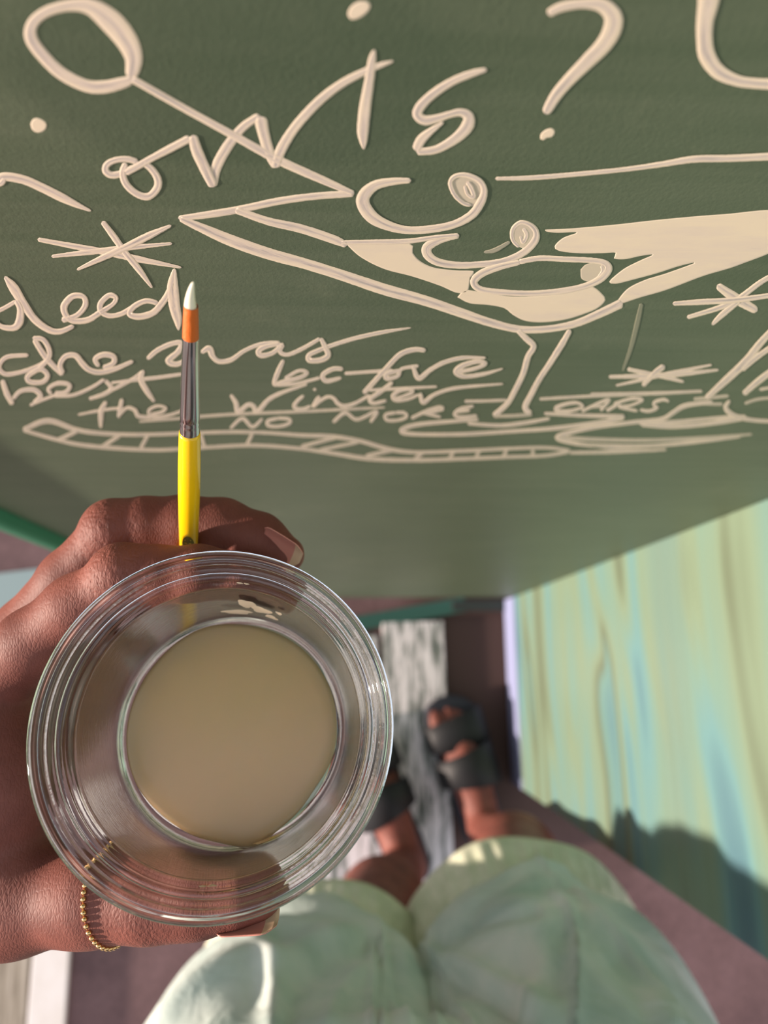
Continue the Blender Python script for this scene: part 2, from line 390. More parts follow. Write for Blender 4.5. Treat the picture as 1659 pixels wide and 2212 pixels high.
strokes('painted_cocktail_glass', 'cream outline of a wide cocktail glass and stem', [
 '385 471 8 440 465 14 520 452 15 600 435 15 680 424 14 765 418 14',
 '388 472 10 430 490 18 500 520 24 580 548 24 660 570 22 740 595 22 830 625 24 920 650 22 1000 677 20 1060 697 18 1120 711 16 1180 711 15 1240 700 16 1290 680 18 1345 654 20',
 '508 453 14 580 478 16 650 494 18 720 517 18 750 530 12', '735 524 8 800 523 10 880 521 10 940 513 9 992 508 8',
 '1118 713 10 1138 732 14 1153 748 13 1142 768 13 1138 780 14 1130 808 14 1112 845 14 1096 872 14 1066 899 14',
 '1232 712 10 1215 742 14 1190 782 14 1165 820 14 1148 852 15 1135 880 16 1148 894 12',
 ('1066 899 8 1110 898 9 1150 895 9', .6)])
fill('painted_drink', 'cream filled left part of the drink', '747 527 800 524 885 526 892 546 908 564 938 578 985 584 1024 586 1016 600 1014 616 1008 632 985 632 950 617 890 597 830 581 780 556', .97)
fill('painted_drink', 'cream filled bottom of the drink', '988 642 1004 627 1040 631 1100 640 1160 640 1220 632 1262 621 1282 620 1300 634 1308 648 1292 665 1262 678 1222 690 1175 696 1135 693 1108 680 1090 666 1058 659 1015 655', .97)
fill('painted_drink', 'cream ragged feather shape on the right of the glass', '1178 496 1240 493 1330 485 1430 474 1560 463 1690 458 1690 528 1600 571 1520 596 1440 626 1385 642 1333 658 1337 645 1358 622 1395 604 1440 590 1500 568 1470 574 1420 590 1372 603 1330 613 1316 609 1328 596 1352 578 1384 562 1410 550 1384 553 1350 560 1326 558 1330 546 1300 547 1250 547 1208 542 1198 532 1216 514 1246 502 1205 503 1180 500', .98)
fill('painted_olive', 'greyish filled first olive', '970 392 984 376 1010 376 1040 388 1051 410 1044 434 1020 446 1000 438 983 420', .72, .00006)
fill('painted_olive', 'greyish filled second olive', '1105 490 1120 478 1146 480 1164 497 1160 520 1140 538 1116 530 1106 515', .72, .00006)
fill('painted_olive', 'greyish filled third olive', '1254 582 1268 570 1300 568 1312 580 1300 600 1275 608 1256 602', .72, .00006)
strokes('painted_olive_outline', 'cream curling outlines around the three olives', [
 '888 390 10 850 392 15 812 400 20 788 420 26 785 442 28 805 470 26 840 488 20 880 497 16 930 495 16 980 485 16 1018 465 18 1038 438 18 1046 412 13 1036 391 11 1010 379 10 986 380 9 973 394 9 982 420 9 1000 438 8 1018 444 7',
 '1008 392 7 1018 406 10 1024 426 8 1010 420 6 1004 400 6',
 '992 510 8 955 518 12 925 532 20 924 550 20 946 566 16 990 573 14 1040 571 13 1090 564 14 1130 546 15 1154 522 16 1158 502 13 1145 486 10 1124 481 9 1108 496 9 1108 518 8 1122 534 7',
 '1130 492 8 1138 508 9 1130 524 8 1124 508 6',
 '1125 566 10 1080 576 14 1042 590 16 1024 608 16 1036 624 13 1080 631 12 1150 634 12 1220 628 13 1270 616 13 1300 600 16 1314 580 17 1304 567 12 1270 562 11 1220 560 11 1165 558 11 1120 566 10',
 '1300 572 8 1302 586 7 1292 600 6'])
strokes('painted_star', 'cream five-stroke star at the left', [
 '81 517 8 150 530 11 230 545 13 300 560 13 392 578 4', '111 554 6 190 545 11 270 536 11 372 526 5',
 '221 478 10 245 510 13 270 545 13 300 582 13 329 622 4', '166 583 5 230 553 13 270 535 15 320 510 15 370 487 5'])
strokes('painted_star', 'cream star above the right glass', [
 '1453 656 8 1520 652 12 1590 648 12 1680 636 10', '1549 616 14 1590 645 22 1636 672 16', '1484 686 8 1550 666 11 1590 649 12 1640 612 11 1670 594 10', '1538 702 6 1560 680 13 1600 648 10'])
strokes('painted_star', 'small cream star beside the glass stem', [
 '1315 814 8 1400 812 12 1470 808 12 1553 799 5', '1355 797 9 1400 807 11 1440 815 11 1478 825 6', '1436 790 14 1415 806 14 1388 834 10', '1330 833 5 1380 822 8 1440 808 10 1538 788 5'], .94)
strokes('painted_word', 'cream script word deed with its tall d at the left edge', [
 '10 597 5 28 620 20 50 655 18 75 690 16 105 712 14 130 716 12 160 704 9', '-12 693 8 5 706 11 30 708 14 42 695 18 44 668 14 34 648 10', '-12 676 8 12 664 9 36 650 8',
 '133 692 13 165 682 11 184 660 12 180 641 11 157 640 13 139 660 15 142 680 13 158 693 12 190 691 13 215 676 12 244 657 9 250 643 10 236 638 11 218 655 12 218 672 12 236 682 10 262 678 10 290 662 11',
 '342 655 10 316 650 11 290 662 12 280 678 12 300 684 14 330 676 14 350 655 14 366 628 13 376 588 8', '377 580 6 373 620 24 377 660 24 384 692 18 386 714 3'])
strokes('painted_word', 'cream script word she', [
 '62 767 8 20 770 10 4 780 10 -2 795 12 12 808 11 40 805 10 72 795 10 96 782 9 106 768 9', '74 732 12 88 756 13 106 780 14 136 810 12', '70 730 8 92 733 11 105 752 11 106 772 11 86 795 11 60 813 12 66 825 13 92 825 12 103 812 12 93 799 12 76 800 9',
 '136 808 12 130 788 12 142 770 12 163 768 13 178 785 14 192 798 14 214 804 13 246 798 12 288 780 8', '214 792 10 206 776 12 224 766 13 245 770 13 245 785 12 222 795 11'], .96)
strokes('painted_word', 'cream script word was with a long tail', [
 '318 776 10 340 757 11 370 743 11 392 741 11 385 760 13 364 779 15 380 787 13 402 779 10', '434 762 8 452 753 15 460 770 13 474 781 11 500 777 11 526 759 9 555 746 9 580 741 9 606 741 9',
 '606 742 9 576 748 11 558 759 12 566 768 12 590 762 10 610 745 10 605 760 9 622 766 9 652 754 9 692 731 8', '693 730 8 704 752 12 709 768 13 692 778 13 668 778 12 668 767 11 688 757 10 720 745 9 770 730 9 830 717 8 888 708 2'], .96)
strokes('painted_word', 'cream script word best with a crossed t', [
 '5 820 12 15 850 15 28 874 14', '28 862 10 45 845 11 74 842 13 88 856 14 72 872 12', '64 876 7 100 861 8 150 843 8', '112 852 9 105 840 10 125 828 11 150 831 11 144 846 10 118 849 8', '118 856 8 160 853 9 200 836 9 226 819 8',
 '226 820 9 241 838 12 226 851 11 192 862 9', '205 858 8 235 846 9 285 820 9 308 802 6', '310 799 8 305 820 15 318 845 15 334 868 8', '240 827 6 300 820 9 345 815 9 395 808 8'], .92)
strokes('painted_word', 'cream word the crossed by a line', [
 '230 867 10 220 885 15 218 905 13 218 925 6', '168 896 5 220 886 8 262 881 7', '264 861 10 260 882 12 256 903 8', '258 896 9 275 881 9 292 886 11 300 899 11 328 902 9', '326 896 9 350 890 9 358 881 8 340 877 8 322 887 9 330 901 8 365 897 8 398 886 8'], .88)
strokes('painted_line', 'thin cream line under the writing', ['300 911 5 345 907 7 400 903 7 430 900 8 520 894 8 650 889 8 770 883 7 832 880 4'], .7)
strokes('painted_word', 'cream script word before', [
 '613 777 8 600 806 13 593 830 10 612 825 11 650 815 10 664 805 8 646 801 8 615 818 8', '598 832 8 640 829 8 692 816 8', '742 797 10 720 797 11 698 810 12 706 823 12 738 816 8', '744 807 8 800 803 8 850 800 8',
 '920 757 10 896 755 11 866 765 12 840 790 12 802 832 13 785 850 12', '866 800 9 836 808 11 836 818 11 860 812 9 868 797 8 905 790 8', '892 790 9 905 817 13 930 799 11 960 783 10 1000 773 9 1050 773 5', '982 806 9 1030 795 9 1049 785 9 1030 781 10 1000 790 13 985 803 13 1003 813 11 1045 808 9 1087 796 3'], .94)
strokes('painted_word', 'cream script word winter', [
 '498 852 8 510 870 13 515 890 13 535 875 12 548 877 12 556 890 13 580 864 12 610 848 10 664 830 5', '657 854 8 642 867 10 636 879 10 652 884 9 672 877 8', '676 843 9 684 840 9', '691 855 9 683 867 11 675 881 9', '676 880 8 692 866 9 709 857 9 722 861 10 730 871 11 744 877 10 768 871 9 800 853 8',
 '849 825 9 824 845 12 800 862 12 808 871 10 836 865 8', '796 843 7 870 839 8 945 835 5', '850 862 8 874 855 8 892 847 9 884 841 8 862 845 10 849 856 11 856 865 9 882 862 8 906 852 7', '908 848 9 915 869 13 940 852 10 987 838 9 1088 829 4'], .92)
strokes('painted_word', 'small cream capitals reading NO', ['497 926 7 524 904 10 546 922 9 568 904 7', '603 903 8 580 909 9 580 919 9 603 921 8 626 914 9 624 905 9 600 903 8'], .84)
strokes('painted_word', 'small cream capitals reading MORE', [
 '719 913 9 746 892 10 772 906 9 814 889 9 800 913 9', '856 891 8 834 896 9 836 907 9 858 908 8 878 901 9 874 892 9 854 891 8', '888 904 9 924 887 9 951 879 8 957 884 8 930 891 7 912 893 7', '914 892 8 953 901 7', '1024 877 8 996 883 9 983 894 10 993 901 9 1032 898 7', '987 890 7 1016 886 7'], .84)
strokes('painted_word', 'small cream capitals reading CARS', [
 '1262 877 7 1246 870 9 1222 873 10 1202 881 12 1206 888 11 1235 887 9 1262 879 7', '1256 889 8 1296 870 9 1316 864 8 1297 888 8', '1270 880 6 1306 877 6', '1310 888 9 1342 869 9', '1326 872 7 1366 861 9 1388 864 8 1362 876 7 1338 879 7 1378 888 7', '1446 868 8 1434 863 9 1414 869 9 1414 876 9 1420 881 9 1402 888 9 1382 885 7'], .86)
strokes('painted_line', 'thin cream lines above CARS and beside the stem', ['1165 862 8 1270 856 8 1400 851 8', '1275 852 9 1400 850 10 1518 845 7', '1003 867 8 1050 866 8 1095 864 7'], .78)
strokes('painted_base_rings', 'cream looping rings below the glass stem', [
 '1175 893 8 1250 897 10 1350 900 12', '1350 902 11 1300 912 12 1200 925 11 1100 932 10 1000 938 10 900 938 10 868 932 13 885 921 12 930 914 11 1034 906 8', '1010 915 8 1080 919 10 1130 914 11 1188 904 8',
 '1540 868 10 1482 876 13 1455 891 12 1430 905 11 1370 912 11 1300 921 10 1240 932 12 1205 945 14 1235 956 11 1290 962 10 1400 963 9 1500 955 9 1600 943 6', ('1205 944 11 1280 949 10 1400 951 9 1520 946 9 1625 938 5', .6), ('1250 956 6 1340 971 9 1420 973 7', .6),
 '1385 917 11 1450 921 13 1530 915 13 1608 902 13 1560 902 9 1460 911 9 1380 915 8', '1577 864 8 1568 880 13 1580 894 14 1600 902 13 1632 908 11 1690 911 9'], .82)
strokes('painted_glass_stem', 'cream legs of the second glass at the right edge', [
 '1525 861 14 1570 820 20 1612 780 20 1642 742 17 1690 690 12', '1602 800 12 1640 768 13 1690 735 12', '1606 852 14 1640 822 17 1690 785 14', ('1498 862 8 1535 859 9 1575 855 8', .6), ('1490 872 7 1562 873 8', .6), ('1608 872 7 1640 862 8 1690 858 8', .6), ('1640 842 8 1690 832 8', .7)], .94)
strokes('painted_track', 'cream ladder-like railway track along the bottom', [
 '50 928 12 105 909 15 165 928 13 220 936 11 300 939 10 400 936 9 500 933 9 580 935 9 650 940 10 720 943 11 780 953 11 840 970 11 900 977 9 1000 974 9 1100 969 8 1180 967 8 1232 973 8',
 '50 929 9 110 946 10 170 960 10 250 968 10 340 972 9 420 968 8 540 962 9 640 968 9 720 979 10 800 991 11 900 994 10 1000 991 9 1100 987 8 1180 984 8 1230 975 10',
 '1230 978 8 1330 976 9 1440 971 6', '170 930 11 125 951 11', '260 940 10 220 966 10', '320 940 9 304 969 10', '434 938 10 442 966 10', '546 936 9 533 963 9', '730 944 9 650 965 9', '775 955 8 690 972 8', '850 972 9 790 985 9', '916 977 9 895 992 9', '982 975 8 970 991 9', '1036 973 8 1028 990 8', '1096 972 8 1086 988 8', '1152 971 8 1150 986 8'], .74)
strokes('painted_smear', 'faint rubbed olive smear right of the stem', ['1386 655 8 1376 700 11 1362 755 9 1345 802 5'], .12)
strokes('painted_smear', 'faint cream smudge beside the second olive', ['1045 545 4 1070 540 9 1102 522 6'], .35)

# ------------------------------------------------------------------ clear cup, the paint in it
CT, CB = Vector(dep(462, 1566, .200)), Vector(dep(508, 1576, .252))     # rim centre, base centre
AX = (CB - CT).normalized(); CH = (CB - CT).length
def cup_prof():
    # outside going down, then inside coming back up: (radius, distance below the rim)
    h = CH
    out = [(.0490, .0004), (.0500, .0010), (.0502, .0022), (.0498, .0034), (.0488, .0038), (.0483, .0044), (.0480, .0036), (.0474, .0036), (.0471, .0046), (.0472, .0062), (.0468, .0072), (.0462, .0076), (.0457, .0080), (.0454, .0086), (.0453, .0094), (.0447, .0098), (.0442, .0090), (.0437, .0093), (.0436, .0110), (.0430, .0124), (.0422, .0130), (.0419, .0136), (.0418, .0150)]
    for i in range(1, 9):
        t = i / 8; out.append((.0418 + (.0382 - .0418) * t, .0150 + (h - .0030 - .0150) * t))
    out += [(.0376, h - .0010), (.0366, h), (.0352, h - .0002), (.0345, h - .0012), (.02, h - .0014), (.0, h - .0014)]
    inn = [(.0, h - .0022), (.02, h - .0022), (.0350, h - .0020), (.0362, h - .0026), (.0372, h - .0040)]
    for i in range(7, 0, -1):
        t = i / 8; inn.append((.0411 + (.0375 - .0411) * t, .0150 + (h - .0030 - .0150) * t))
    inn += [(.0411, .0150), (.0413, .0126), (.0419, .0116), (.0427, .0110), (.0428, .0090), (.0432, .0080), (.0440, .0078), (.0446, .0082), (.0447, .0066), (.0450, .0064), (.0456, .0060), (.0462, .0056), (.0465, .0040), (.0468, .0028), (.0476, .0026), (.0482, .0030), (.0484, .0018), (.0486, .0008)]
    RS = .976
    return [(r * RS, z) for r, z in out + inn]
cup = lathe('plastic_cup', cup_prof(), CT, AX, PLASTIC, seg=160, closed=True)
tag(cup, 'clear round plastic tub with stepped rim held in the left hand', 'cup')
PAINT = mat('diluted_beige_paint', lin(176, 150, 112), .2)
q = NB(PAINT); q.base(q.ramp(q.noise(q.coord(), 14, 3, .5, .5), [(.3, lin(168, 150, 104)), (.7, lin(184, 154, 116))]))
q.b.inputs['Subsurface Weight'].default_value = .3; q.b.inputs['Subsurface Radius'].default_value = (.01, .007, .003)
def paint_pool():
    u, v, a = frame(AX); up = (Vector(R.T @ np.array([0, 1, 0])) )     # unused orientation kept simple
    ex = (Vector(tuple(R[:, 0])) * 0)
    X_ = Vector((1, 0, 0)); X_ = (X_ - AX * X_.dot(AX)).normalized(); Y_ = AX.cross(X_).normalized()
    if Y_.y > 0: Y_ = -Y_
    # Y_ points to the photographer (down in the picture)
    V, F = [], []; n = 120; rings = [(0, 0), (.3, 0), (.6, 0), (.85, 0), (.955, .0001), (.985, .0004), (1.0, .0010), (1.0, .004)]
    h0 = CH - .0072
    def rad(t):
        r = .0345
        d = (t - math.radians(78)) ; r += .0024 * math.exp(-(d / .22) ** 2)      # tongue towards the photographer
        d = (t - math.radians(128)); r += -.0010 * math.exp(-(d / .3) ** 2)
        d = (t - math.radians(35)); r += -.0012 * math.exp(-(d / .25) ** 2)
        d = (t - math.radians(250)); r += .0012 * math.exp(-(d / .35) ** 2)
        return r
    for k, (s, dz) in enumerate(rings):
        for i in range(n):
            t = 2 * math.pi * i / n; r = rad(t) * s
            V.append(CT + AX * (h0 + dz) + (X_ * math.cos(t) + Y_ * math.sin(t)) * r)
    for k in range(len(rings) - 1):
        for i in range(n): F.append((k * n + i, k * n + (i + 1) % n, (k + 1) * n + (i + 1) % n, (k + 1) * n + i))
    ob = mesh('paint_pool', V, F, PAINT)
    bm = bmesh.new(); bm.from_mesh(ob.data); bmesh.ops.remove_doubles(bm, verts=bm.verts, dist=1e-6)
    bmesh.ops.recalc_face_normals(bm, faces=bm.faces); bm.to_mesh(ob.data); bm.free()
    ob.data.polygons.foreach_set('use_smooth', [True] * len(ob.data.polygons))
    return tag(ob, 'pool of murky beige paint water in the clear tub', 'paint'), X_, Y_
pool, PX, PY = paint_pool()
def cup_inner(ang, h):
    pr = .0398 + (.0372 - .0411) * max(0, (h - .015)) / (CH - .018) if h > .015 else .0416
    return CT + AX * h + (PX * math.cos(ang) + PY * math.sin(ang)) * (pr - .0005)
def splash(name, label, a0, h0, blobs, m):
    V, F = [], []
    for (da, dh, ra, rh) in blobs:
        b = len(V); n = 22; c = cup_inner(a0 + da, h0 + dh); V.append(c + (CT + AX * (h0) - c).normalized() * .0003)
        for i in range(n):
            t = 2 * math.pi * i / n; k = 1 + .14 * math.sin(3 * t + da * 50) + .08 * math.sin(5 * t + dh * 900)
            V.append(cup_inner(a0 + da + ra * k * math.cos(t), h0 + dh + rh * k * math.sin(t)))
        for i in range(n): F.append((b, b + 1 + i, b + 1 + (i + 1) % n))
    ob = mesh(name, V, F, m); return tag(ob, label, 'paint splash')
DROP = mat('cream_paint_drop', lin(224, 204, 176), .3)
splash('paint_splash', 'cream paint smear inside the far wall of the tub', math.radians(-78), .026,
       [(-.08, 0, .075, .0040), (.04, .004, .09, .0034), (.13, .009, .06, .0020), (-.18, .010, .13, .0026), (.20, .001, .03, .0016)], DROP)
splash('paint_splash', 'two small cream drops on the far lip of the tub', math.radians(-84), .0085, [(0, 0, .024, .0011), (.05, 0, .02, .001)], DROP)
splash('paint_splash', 'two small cream drops on the near lip of the tub', math.radians(93), .0105, [(0, 0, .026, .0011), (-.06, .0006, .032, .0012)], DROP)
splash('paint_splash', 'oval beige drop on the near wall of the tub', math.radians(72), CH - .0085, [(0, 0, .085, .0022)], PAINT)

# ------------------------------------------------------------------ paintbrush
BT, BE = Vector(dep(413, 612, .170)), Vector(dep(405, 1400, .305))
BA = (BE - BT).normalized(); BL = (BE - BT).length
br = bpy.data.objects.new('paintbrush', None); COL.objects.link(br); br.location = BE
tag(br, 'yellow handled round paintbrush held upright between the fingers', 'paintbrush')
YEL = mat('yellow_lacquer', lin(250, 196, 10), .28); NB(YEL).b.inputs['Coat Weight'].default_value = .4
FER = mat('polished_ferrule', (.62, .58, .6), .16, Metallic=1.0)
ORA = mat('orange_bristle', lin(205, 100, 30), .5)
q = NB(ORA); q.bump(q.noise(q.coord((900, 900, 30)), 1, 2), .5, .0004)
WET = mat('cream_loaded_bristle', lin(240, 230, 205), .35)
EMB = mat('dark_olive_print', lin(120, 105, 20), .5); EMT = mat('gold_print', lin(226, 190, 60), .5)
def along(img_y):      # distance along the brush at which it crosses a picture row
    lo, hi = 0, BL
    for _ in range(40):
        m_ = (lo + hi) / 2; p = BT + BA * m_; c = R.T @ (np.array(p) - EYE); y = CY - FPX * c[1] / (-c[2])
        if y < img_y: lo = m_
        else: hi = m_
    return lo
def rpx(px, y):
    s = along(y); c = R.T @ (np.array(BT + BA * s) - EYE); return px / 2 * (-c[2]) / FPX
def bpart(name, prof, m, label=None):
    o = lathe(name, prof, BT, BA, m, None, seg=40); fix_parent(o, br)
    if label: o['label'] = label
    return o
s0, s1, s2, s3, s4 = along(668), along(722), along(905), along(935), along(1190)
bpart('bristles', [(rpx(30, 668), s0 - .001), (rpx(33, 690), along(690)), (rpx(35, 722), s1 + .001)], ORA, 'orange bristle belly')
# loaded paint tip, a bent flame
V, F = [], []; n = 24; K = 16
side = Vector(tuple(R[:, 0])) * 0 + Vector(tuple(R @ np.array([1, 0, 0])))
for k in range(K + 1):
    t = k / K; s = s0 + .001 - t * (s0 + .0015); r = rpx(30, 668) * (1 - t) ** .55 * (1 - .15 * t) + .00008
    c = BT + BA * s + side * (-.0003 * math.sin(t * 3.0) + .0005 * t * t)
    u, v_, _ = frame(BA)
    for i in range(n):
        a_ = 2 * math.pi * i / n; V.append(c + (u * math.cos(a_) + v_ * math.sin(a_)) * r)
for k in range(K):
    for i in range(n): F.append((k * n + i, k * n + (i + 1) % n, (k + 1) * n + (i + 1) % n, (k + 1) * n + i))
F.append(tuple(range(n))[::-1]); F.append(tuple(K * n + i for i in range(n)))
o = mesh('bristle_tip', V, F, WET); fix_parent(o, br); o['label'] = 'cream paint-loaded tip'
fp = [(rpx(32, 715), s1 - .0006), (rpx(34, 722), s1), (rpx(37, 780), along(780)), (rpx(40, 840), along(840)), (rpx(42, 890), along(890)), (rpx(42, 903), along(903)), (rpx(40, 906), along(906)), (rpx(43, 910), along(910)), (rpx(41, 914), along(914)), (rpx(43, 920), along(920)), (rpx(43, 932), s3 + .0004)]
bpart('ferrule', fp, FER)
hp = [(0, s3 - .0006), (rpx(44, 935), s3 - .0006), (rpx(46, 940), along(940)), (rpx(48, 1000), along(1000)), (rpx(47, 1060), along(1060)), (rpx(44, 1110), along(1110)), (rpx(40, 1160), along(1160)), (rpx(36, 1200), along(1200)), (rpx(31, 1280), along(1280)), (rpx(28, 1370), along(1370)), (rpx(24, 1395), along(1395)), (0, BL)]
bpart('handle', hp, YEL)
# oval stamp with gold lettering on the handle
def on_brush(x, y, lift):
    p = np.array(BT + BA * along(y)); c = R.T @ (p - EYE); cxp = CX + FPX * c[0] / (-c[2])
    r = rpx(np.interp(y, [1110, 1160, 1200], [44, 40, 36]), y); off = (x - cxp) * (-c[2]) / FPX
    off = max(-r * .98, min(r * .98, off)); rt = Vector(tuple(R @ np.array([1, 0, 0]))); rt = (rt - BA * rt.dot(BA)).normalized()
    fw = BA.cross(rt); fw = fw if fw.dot(Vector(EYE) - Vector(p)) > 0 else -fw
    return Vector(p) + rt * off + fw * (math.sqrt(max(r * r - off * off, 0)) + lift)
V = [on_brush(410, 1166, .0001)]; n = 30
for rr in (.33, .66, 1):
    for i in range(n): V.append(on_brush(409 + 13 * rr * math.cos(2 * math.pi * i / n), 1166 + 24 * rr * math.sin(2 * math.pi * i / n), .00008))
F = [(0, 1 + i, 1 + (i + 1) % n) for i in range(n)]
for k in range(2):
    for i in range(n): F.append((1 + k * n + i, 1 + k * n + (i + 1) % n, 1 + (k + 1) * n + (i + 1) % n, 1 + (k + 1) * n + i))
o = mesh('handle_stamp', V, F, EMB); fix_parent(o, br); o['label'] = 'dark oval stamp'
V, F = [], []
for yy, hw in ((1150, 7), (1156, 7), (1161, 7), (1166, 7), (1171, 7), (1176, 7), (1181, 6)):
    for (xa_, xb_) in (((-hw, hw),) if yy in (1150, 1176) else ((-hw, -1), (1.5, hw))):
        b = len(V)
        for xx, y2 in ((xa_, yy), (xb_, yy), (xb_, yy + 2.2), (xa_, yy + 2.2)): V.append(on_brush(409 + xx, y2, .00018))
        F.append((b, b + 1, b + 2, b + 3))
o = mesh('stamp_lettering', V, F, EMT); fix_parent(o, br); o['label'] = 'tiny gold lettering'

# ------------------------------------------------------------------ implicit surfaces for skin and cloth
class Field:
    def __init__(s, lo, hi, h):
        s.lo = np.array(lo, float); s.h = h; s.n = np.ceil((np.array(hi) - s.lo) / h).astype(int) + 1
        s.F = np.full(s.n, .05, np.float32)
    def sub(s, lo, hi):
        a = np.clip(np.floor((np.array(lo) - s.lo) / s.h).astype(int), 0, s.n - 1); b = np.clip(np.ceil((np.array(hi) - s.lo) / s.h).astype(int) + 1, 1, s.n)
        ax = [s.lo[i] + s.h * np.arange(a[i], b[i]) for i in range(3)]
        P = np.stack(np.meshgrid(*ax, indexing='ij'), -1).astype(np.float32)
        return tuple(slice(a[i], b[i]) for i in range(3)), P
    def cone(s, a, b, ra, rb, k=.004, flat=None):
        a, b = np.array(a, float), np.array(b, float); rm = max(ra, rb) + k + 3 * s.h
        if flat: rm *= max(1, 1 / flat[1])
        sl, P = s.sub(np.minimum(a, b) - rm, np.maximum(a, b) + rm)
        if 0 in P.shape: return
        ab = b - a; L = max((ab ** 2).sum(), 1e-12); t = np.clip(((P - a) @ ab) / L, 0, 1)[..., None]
        d = P - (a + t * ab)
        if flat:
            fa = np.array(flat[0], float); fa /= np.linalg.norm(fa); d = d + (d @ fa)[..., None] * fa * (flat[1] - 1)
        t = t[..., 0]; v = np.sqrt((d ** 2).sum(-1)) - (ra + (rb - ra) * t)
        f = s.F[sl]
        if k > 0:
            hh = np.clip(.5 + .5 * (f - v) / k, 0, 1); s.F[sl] = f * (1 - hh) + v * hh - k * hh * (1 - hh)
        else: s.F[sl] = np.minimum(f, v)
    def chain(s, pts, rs, k=.004, flat=None):
        for i in range(len(pts) - 1): s.cone(pts[i], pts[i + 1], rs[i], rs[i + 1], k if i == 0 else max(k, .003), flat)
    def merge(s, o, k):
        hh = np.clip(.5 + .5 * (s.F - o.F) / max(k, 1e-6), 0, 1); s.F = s.F * (1 - hh) + o.F * hh - k * hh * (1 - hh)
    def nets(s):
        F = s.F; g = F < 0; nx, ny, nz = F.shape
        c = np.zeros((nx - 1, ny - 1, nz - 1), int)
        for i in (0, 1):
            for j in (0, 1):
                for k in (0, 1): c += g[i:nx - 1 + i, j:ny - 1 + j, k:nz - 1 + k]
        act = (c > 0) & (c < 8); I = np.argwhere(act); idx = -np.ones(act.shape, int); idx[act] = np.arange(len(I))
        acc = np.zeros((len(I), 3)); cnt = np.zeros(len(I))
        cor = [(i, j, k) for i in (0, 1) for j in (0, 1) for k in (0, 1)]
        for a in cor:
            for ax in range(3):
                if a[ax]: continue
                b = list(a); b[ax] = 1
                fa = F[I[:, 0] + a[0], I[:, 1] + a[1], I[:, 2] + a[2]]; fb = F[I[:, 0] + b[0], I[:, 1] + b[1], I[:, 2] + b[2]]
                m_ = (fa < 0) != (fb < 0); t = np.where(m_, fa / np.where(m_, fa - fb, 1), 0)
                p = np.array(a, float)[None] + np.zeros((len(I), 3)); p[:, ax] += t
                acc += p * m_[:, None]; cnt += m_
        V = s.lo + s.h * (I + acc / cnt[:, None]); Q = []
        for ax in range(3):
            o1, o2 = [(1, 2), (2, 0), (0, 1)][ax]
            A = [slice(None)] * 3; B = [slice(None)] * 3; A[ax] = slice(0, -1); B[ax] = slice(1, None)
            ga, gb_ = g[tuple(A)], g[tuple(B)]; E = np.argwhere(ga != gb_)
            E = E[(E[:, o1] > 0) & (E[:, o2] > 0) & (E[:, o1] < F.shape[o1] - 1) & (E[:, o2] < F.shape[o2] - 1)]
            if not len(E): continue
            ins = ga[E[:, 0], E[:, 1], E[:, 2]]; q4 = []
            for d1, d2 in ((1, 1), (0, 1), (0, 0), (1, 0)):
                e = E.copy(); e[:, o1] -= d1; e[:, o2] -= d2; q4.append(idx[e[:, 0], e[:, 1], e[:, 2]])
            q4 = np.stack(q4, 1); q4[~ins] = q4[~ins][:, ::-1]; Q.append(q4)
        Q = np.vstack(Q); Q = Q[(Q >= 0).all(1)]
        return V, Q
def smooth(V, Q, it=2, lam=.5):
    for _ in range(it):
        acc = np.zeros_like(V); cnt = np.zeros(len(V))
        for a in range(4):
            b = (a + 1) % 4; np.add.at(acc, Q[:, a], V[Q[:, b]]); np.add.at(acc, Q[:, b], V[Q[:, a]]); np.add.at(cnt, Q[:, a], 1); np.add.at(cnt, Q[:, b], 1)
        V = V + lam * (acc / np.maximum(cnt, 1)[:, None] - V)
    return V
def normals(V, Q):
    n = np.cross(V[Q[:, 2]] - V[Q[:, 0]], V[Q[:, 3]] - V[Q[:, 1]]); N = np.zeros_like(V)
    for a in range(4): np.add.at(N, Q[:, a], n)
    return N / np.maximum(np.linalg.norm(N, axis=1), 1e-12)[:, None]
def fast_mesh(name, V, Q, m):
    me = bpy.data.meshes.new(name); me.vertices.add(len(V)); me.vertices.foreach_set('co', V.astype(np.float32).ravel())
    me.loops.add(Q.size); me.loops.foreach_set('vertex_index', Q.astype(np.int32).ravel())
    me.polygons.add(len(Q)); me.polygons.foreach_set('loop_start', np.arange(0, Q.size, 4, dtype=np.int32))
    me.update(calc_edges=True); me.polygons.foreach_set('use_smooth', np.ones(len(Q), bool)); me.validate()
    return link(name, me, m)

WRI = np.array(dep(-640, 1900, .270))
